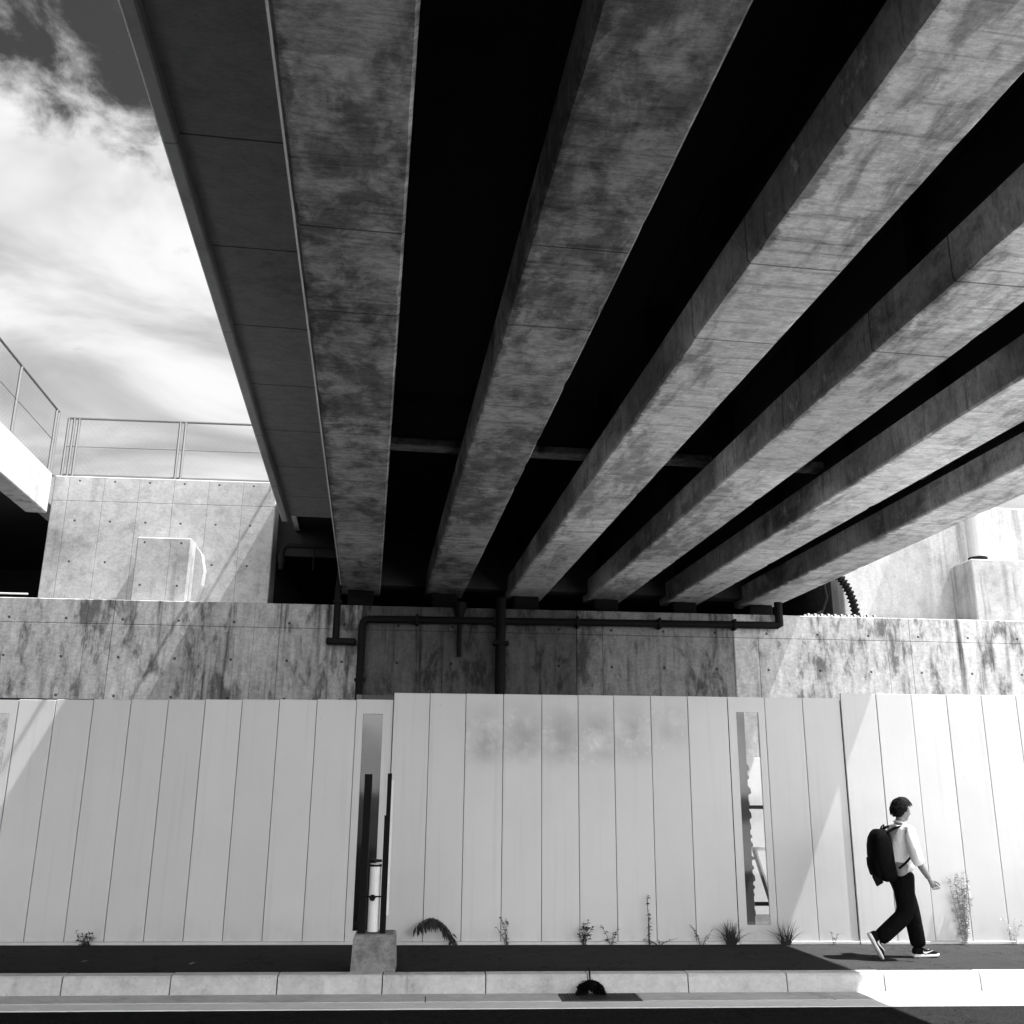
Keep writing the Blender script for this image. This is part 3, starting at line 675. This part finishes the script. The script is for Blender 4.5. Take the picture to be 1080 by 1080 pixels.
def link_mesh(me, name, mat, parent):
    me.name = name; me.materials.clear(); me.materials.append(mat)
    for p in me.polygons: p.use_smooth = True
    o = bpy.data.objects.new(name, me); COL.objects.link(o); o.parent = parent; return o
def chain(pts, start, V, E, Rr, rr):
    prev = start
    for p, r in zip(pts, rr):
        V.append(p); Rr.append(r); E.append((prev, len(V)-1)); prev = len(V)-1
    return prev
def merge(meshes):
    bm = bmesh.new()
    for me in meshes: bm.from_mesh(me); bpy.data.meshes.remove(me)
    me = bpy.data.meshes.new('m'); bm.to_mesh(me); bm.free(); return me

man = thing('person', 'man walking right in white shirt and black trousers, wearing a backpack', 'person', (5.29, 11.49, 0.0))
RS, LS = -0.175, 0.175
jr = dict(sh=(0.145, RS, 1.37), el=(0.195, -0.225, 1.055), wr=(0.315, -0.225, 0.85))
jl = dict(sh=(0.135, LS, 1.37), el=(0.10, 0.27, 1.09), wr=(0.235, 0.20, 1.235))
kneeL, ankL = (0.215, 0.09, 0.49), (0.262, 0.085, 0.10)
kneeR, ankR = (0.065, -0.09, 0.475), (-0.285, -0.09, 0.205)

def hand(wr, d, side, curl, r=0.0085):
    """palm with four unequal fingers and a thumb, grown from the wrist along d; side is the thumb's direction"""
    wr = Vector(wr); d = Vector(d).normalized(); n = d.cross(Vector(side)).normalized(); s = n.cross(d).normalized()
    out = []
    V = [wr - d*0.02, wr + d*0.035, wr + d*0.075, wr + d*0.095]; E = [(0, 1), (1, 2), (2, 3)]; R_ = [(0.022, 0.026), (0.020, 0.036), (0.016, 0.04), (0.012, 0.036)]
    out.append(skin_mesh(V, E, R_, 1))
    for k, L in enumerate((0.072, 0.080, 0.074, 0.058)):
        base = wr + d*0.08 + s*(0.03 - 0.02*k); pts = [base]; ang = 0.15
        for seg in (0.42, 0.33, 0.25):
            ang += curl*(0.8 + 0.12*k); pts.append(pts[-1] + (d*math.cos(ang) + n*math.sin(ang))*L*seg)
        out.append(skin_mesh(pts, [(0, 1), (1, 2), (2, 3)], [r, r, r*0.9, r*0.75], 1))
    b0 = wr + d*0.03 + s*0.02
    pts = [b0, b0 + s*0.028 + d*0.022 + n*0.008, b0 + s*0.036 + d*0.05 + n*0.018, b0 + s*0.034 + d*0.075 + n*0.026]
    out.append(skin_mesh(pts, [(0, 1), (1, 2), (2, 3)], [0.012, 0.011, 0.0095, 0.008], 1))
    return out

def head_mesh():
    bm = bmesh.new(); bmesh.ops.create_icosphere(bm, subdivisions=4, radius=1.0)
    for v in bm.verts:
        x, y, z = v.co
        px = 0.093*x; py = 0.074*y; pz = 0.116*z
        if z < -0.1:                                              # jaw: narrow, chin forward
            k = min(1, (-z-0.1)/0.9); py *= 1 - 0.38*k; px = px*(1-0.30*k) + 0.035*k
        if x > 0.3: px -= 0.010*max(0, math.exp(-((abs(y)-0.38)/0.16)**2 - ((z-0.02)/0.12)**2))     # eye sockets
        g = lambda zy, wy, zc, wz: math.exp(-((y-zy)/wy)**2 - ((z-zc)/wz)**2) if x > 0.2 else 0
        px += 0.024*g(0, 0.16, -0.24, 0.13) + 0.012*g(0, 0.12, -0.05, 0.16)                          # nose
        px += 0.007*g(0, 0.5, 0.17, 0.09)                                                            # brow
        px += 0.009*g(0, 0.22, -0.47, 0.05) + 0.008*g(0, 0.22, -0.58, 0.05) - 0.003*g(0, 0.25, -0.525, 0.02)   # lips
        px += 0.010*g(0, 0.25, -0.83, 0.12)                                                          # chin
        e = math.exp(-((x+0.05)/0.20)**2 - ((z+0.05)/0.26)**2)
        py += math.copysign(0.020*e, y) if abs(y) > 0.75 else 0                                      # ears
        v.co = (px, py, pz)
    me = bpy.data.meshes.new('h'); bm.to_mesh(me); bm.free()
    return me
HC = Vector((0.165, 0, 1.585))
hm = head_mesh(); hm.transform(Matrix.Translation(HC) @ Matrix.Rotation(rad(4), 4, 'Y'))
# body: one figure under the clothes
V = [(0.085, 0, 0.93)]; E = []; R_ = [(0.105, 0.14)]
sp = chain([(0.095, 0, 1.05), (0.115, 0, 1.2), (0.125, 0, 1.33), (0.12, 0, 1.42), (0.145, 0, 1.49), (0.16, 0, 1.55)], 0, V, E, R_, [(0.09, 0.125), (0.095, 0.14), (0.085, 0.13), (0.055, 0.06), (0.052, 0.052), (0.05, 0.05)])
for j in (jr, jl):
    chain([j['sh'], j['el'], Vector(j['el']).lerp(Vector(j['wr']), 0.3), j['wr']], 3, V, E, R_, [0.052, 0.042, 0.044, 0.030])
for hip, kn, an, sgn in (((0.10, 0.09, 0.88), kneeL, ankL, 1), ((0.075, -0.09, 0.88), kneeR, ankR, -1)):
    chain([hip, kn, an], 0, V, E, R_, [0.085, 0.055, 0.038])
body = skin_mesh(V, E, R_, 2)
dr = Vector(jr['wr']) - Vector(jr['el'])
parts = [body, hm] + hand(jr['wr'], (dr.normalized() + Vector((0.1, 0, -0.15))), (0.6, 0, 0.8), 0.6) + hand(jl['wr'], (0.5, -0.45, 0.6), (0, -0.6, -0.4), 0.55)
link_mesh(merge(parts), 'body', MAT['skin'], man)
for sy in (-1, 1):
    bm = bmesh.new(); bmesh.ops.create_uvsphere(bm, u_segments=10, v_segments=8, radius=0.011); me = bpy.data.meshes.new('e'); bm.to_mesh(me); bm.free()
    o = link_mesh(me, 'eye', MAT['eye'], man); o.location = HC + Vector((0.074, sy*0.029, 0.004))
# hair: thick tousled cap
bm = bmesh.new(); bmesh.ops.create_icosphere(bm, subdivisions=5, radius=1.0)
dele = []
for v in bm.verts:
    x, y, z = v.co; d = v.co.copy()
    edge = 0.30 + 0.18*noise.noise(d*4)                           # hair line: forehead, temples, ears, nape
    keep = (z > edge*1.1 if x > 0.35 else z > (-0.62 + 1.0*max(0, x+0.25) if x < 0.35 else 0))
    if not keep: dele.append(v); continue
    r = 1.0 + 0.06*noise.noise(d*4 + Vector((3, 1, 2))) + 0.05*noise.noise(d*14) + (0.16 if z > 0.1 else 0.16*max(0, (z+0.35)/0.45)) + 0.22*max(0, z)*max(0, x+0.25)
    v.co = (0.106*x*r + (0.014 if z > 0.3 else 0), 0.084*y*r, 0.124*z*r)
bmesh.ops.delete(bm, geom=dele, context='VERTS')
hairm = bpy.data.meshes.new('hair'); bm.to_mesh(hairm); bm.free()
b = MB()                                                            # loose locks that break the outline
for i in range(520):
    th = random.uniform(0, 2*math.pi); ph = random.uniform(0.0, 1.75)
    d = Vector((math.sin(ph)*math.cos(th), math.sin(ph)*math.sin(th), math.cos(ph)))
    if d.x > 0.35 and d.z < 0.40: continue
    if d.z < -0.4 or (d.z < 0.0 and d.x > -0.1): continue
    p = Vector((0.108*d.x, 0.088*d.y, 0.130*d.z)); tn = (Vector((0.9, random.uniform(-.6, .6), -0.4)) if d.z > 0.25 else Vector((random.uniform(-.2, .3), 0, -1)))
    tn = (tn - d*tn.dot(d)).normalized(); L = random.uniform(0.025, 0.05)
    b.tube([p, p + tn*L*0.5 + d*0.012, p + tn*L + d*random.uniform(0.0, 0.016)], [0.005, 0.0035, 0.0008], 3)
lm = bpy.data.meshes.new('locks'); b.bm.to_mesh(lm); b.bm.free()
hm2 = merge([hairm, lm]); hm2.transform(Matrix.Translation(HC + Vector((-0.008, 0, 0.004))))
link_mesh(hm2, 'hair', MAT['hair'], man)
# shirt
V = [(0.09, 0, 0.89)]; E = []; R_ = [(0.108, 0.165)]
chain([(0.095, 0, 1.0), (0.115, 0, 1.17), (0.13, 0, 1.31), (0.122, 0, 1.405), (0.128, 0, 1.45)], 0, V, E, R_, [(0.122, 0.17), (0.138, 0.18), (0.128, 0.165), (0.072, 0.09), (0.062, 0.066)])
for j in (jr, jl):
    sh, el, wr = (Vector(j[k]) for k in ('sh', 'el', 'wr'))
    chain([sh, sh.lerp(el, 0.5), el, el.lerp(wr, 0.28)], 3, V, E, R_, [0.084, 0.078, 0.071, 0.066])
link_mesh(skin_mesh(V, E, R_, 2), 'shirt', MAT['shirt'], man)
b = MB(); b.tube([Vector((0.132 + 0.058*math.cos(a), 0.058*math.sin(a), 1.455 - 0.014*math.cos(a))) for a in [2*math.pi*i/16 for i in range(17)]], 0.010, 8)
b.build('collar', MAT['shirt'], man, smooth=True)
# trousers
V = [(0.087, 0, 0.90)]; E = []; R_ = [(0.128, 0.17)]
chain([(0.088, 0, 0.965)], 0, V, E, R_, [(0.124, 0.165)])
for hip, kn, an in (((0.112, 0.088, 0.82), kneeL, ankL), ((0.075, -0.088, 0.82), kneeR, ankR)):
    hip, kn, an = Vector(hip), Vector(kn), Vector(an)
    chain([hip, hip.lerp(kn, 0.5), kn, kn.lerp(an, 0.5), kn.lerp(an, 1.02)], 0, V, E, R_, [0.124, 0.120, 0.103, 0.096, 0.093])
link_mesh(skin_mesh(V, E, R_, 2), 'trousers', MAT['trousers'], man)
# shoes: heel at origin, toe along +x
def loft(secs, n=16):
    b = MB(); rings = []
    for (x, w, z0, z1, sq) in secs:
        ring = []
        for k in range(n):
            a = 2*math.pi*k/n; ca, sa = math.cos(a), math.sin(a)
            ca = math.copysign(abs(ca)**sq, ca); sa = math.copysign(abs(sa)**sq, sa)
            ring.append((x, w*ca, (z0+z1)/2 + (z1-z0)/2*sa))
        rings.append(ring)
    b.prism(None, rings); return b
def shoe(mtx):
    up = loft([(0.000, 0.030, 0.03, 0.085, .8), (0.012, 0.036, 0.026, 0.105, .8), (0.05, 0.040, 0.025, 0.115, .8), (0.10, 0.041, 0.025, 0.105, .8), (0.15, 0.044, 0.025, 0.082, .8),
               (0.20, 0.047, 0.025, 0.066, .8), (0.25, 0.043, 0.025, 0.056, .8), (0.278, 0.030, 0.028, 0.048, .9), (0.287, 0.014, 0.03, 0.040, 1)]).build('shoe', MAT['shoe'], man, smooth=True)
    up.matrix_local = mtx
    so = loft([(-0.008, 0.026, 0.002, 0.034, .5), (0.004, 0.038, 0.0, 0.036, .5), (0.06, 0.042, 0.0, 0.036, .5), (0.12, 0.041, 0.0, 0.034, .5), (0.19, 0.050, 0.0, 0.033, .5), (0.25, 0.047, 0.002, 0.033, .5),
               (0.285, 0.032, 0.006, 0.034, .6), (0.296, 0.014, 0.012, 0.034, .8)]).build('sole', MAT['sole'], up, smooth=True)
    b = MB()                                                        # curved white tick on the outer side
    c1 = [(0.085 + 0.115*s, 0.078 - 0.055*math.sin(s*2.3)*(1-s*0.55) + 0.0*s) for s in [i/12 for i in range(13)]]
    pts = []
    for i, (x, z) in enumerate(((0.215, 0.072), (0.17, 0.058), (0.13, 0.050), (0.105, 0.052), (0.095, 0.062), (0.10, 0.076))):
        pts.append((x, z))
    wd = [0.002, 0.006, 0.010, 0.011, 0.008, 0.002]
    for (p, w0), (q, w1) in zip(zip(pts, wd), list(zip(pts, wd))[1:]):
        for y in (-0.0475, 0.0475):
            b.quad((p[0], y, p[1]-w0), (q[0], y, q[1]-w1), (q[0], y, q[1]+w1), (p[0], y, p[1]+w0))
    b.build('tick_mark', MAT['sole'], up)
    return up
shoe(Matrix.Translation((0.190, 0.085, 0.0)) @ Matrix.Rotation(rad(-2), 4, 'Y'))
shoe(Matrix.Translation((-0.400, -0.09, 0.262)) @ Matrix.Rotation(rad(63.0), 4, 'Y') )

# backpack
bp = thing('backpack', 'black backpack with tag and hanging strap on the back of the man', 'backpack', (5.29, 11.49, 0.0))
b = MB(); rings = []
secs = [(0.812, -0.115, 0.00, 0.09), (0.83, -0.165, 0.02, 0.125), (0.89, -0.208, 0.02, 0.145), (0.98, -0.240, 0.005, 0.152), (1.10, -0.258, -0.005, 0.155), (1.20, -0.254, -0.012, 0.152), (1.28, -0.236, -0.018, 0.145), (1.34, -0.205, -0.03, 0.125), (1.372, -0.175, -0.06, 0.09), (1.38, -0.14, -0.09, 0.05)]
for (z, xa, xb, w) in secs:
    ring = []
    for k in range(24):
        a = 2*math.pi*k/24; ca, sa = math.cos(a), math.sin(a); q = 0.62
        ring.append(((xa+xb)/2 + (xb-xa)/2*math.copysign(abs(ca)**q, ca), w*math.copysign(abs(sa)**q, sa), z + 0.01*noise.noise(Vector((ca*2, sa*2, z*5)))))
    rings.append(ring)
b.prism(None, rings); bagm = b.build('bag', MAT['pack'], bp, smooth=True)
b = MB(); rings = []
for (z, d, w) in ((0.86, 0.0, 0.09), (0.88, 0.035, 0.115), (0.98, 0.045, 0.125), (1.06, 0.035, 0.12), (1.09, 0.0, 0.1)):
    x = -0.212 - (z-0.86)*0.14
    rings.append([(x + 0.03 - (d+0.03)*max(0.0, math.cos(a))**0.5 if math.cos(a) > 0 else x+0.03, w*math.sin(a), z) for a in [2*math.pi*k/16 for k in range(16)]])
b.prism(None, rings).build('front_pocket', MAT['pack'], bp, smooth=True)
for sy in (-1, 1):
    pts = [(-0.08, sy*0.10, 1.345), (0.02, sy*0.115, 1.40), (0.10, sy*0.118, 1.418), (0.175, sy*0.125, 1.39), (0.232, sy*0.13, 1.32), (0.236, sy*0.14, 1.22), (0.19, sy*0.178, 1.13), (0.08, sy*0.188, 1.03), (0.00, sy*0.16, 0.96)]
    P = [Vector(p) for p in pts]; b = MB()
    rings = []
    for i, p in enumerate(P):
        d = (P[min(i+1, len(P)-1)] - P[max(i-1, 0)]).normalized(); w = Vector((0.15, 1, 0)).cross(d).cross(d).normalized() if False else Vector((0, 1, 0)); w = (w - d*w.dot(d)).normalized(); nn = d.cross(w)
        hw, ht = (0.030, 0.009) if i < 6 else (0.012, 0.004)
        if 5 < i: w, nn = nn, w
        rings.append([p + w*hw + nn*ht, p - w*hw + nn*ht, p - w*hw - nn*ht, p + w*hw - nn*ht])
    b.prism(None, rings).build('shoulder_strap', MAT['pack'], bp)
MB().tube([(-0.12, -0.03, 1.37), (-0.10, -0.03, 1.41), (-0.06, 0.0, 1.425), (-0.05, 0.03, 1.38)], 0.009, 6).build('grab_loop', MAT['pack'], bp)
b = MB(); b.box(-0.05, 0.05, -0.012, 0.012, -0.07, 0.055, 0.008); o = b.build('tag', MAT['pack'], bp, (-0.222, -0.07, 0.845)); o.rotation_euler = (0, rad(-25), 0.2)
MB().tube([(-0.265, -0.05, 1.0), (-0.30, -0.06, 1.02), (-0.318, -0.06, 1.0), (-0.31, -0.06, 0.96)], 0.006, 5).build('hanging_strap', MAT['pack'], bp)
MB().box(0.262, 0.285, -0.12, -0.10, 1.235, 1.26, 0.004).build('buckle', MAT['pack'], bp)
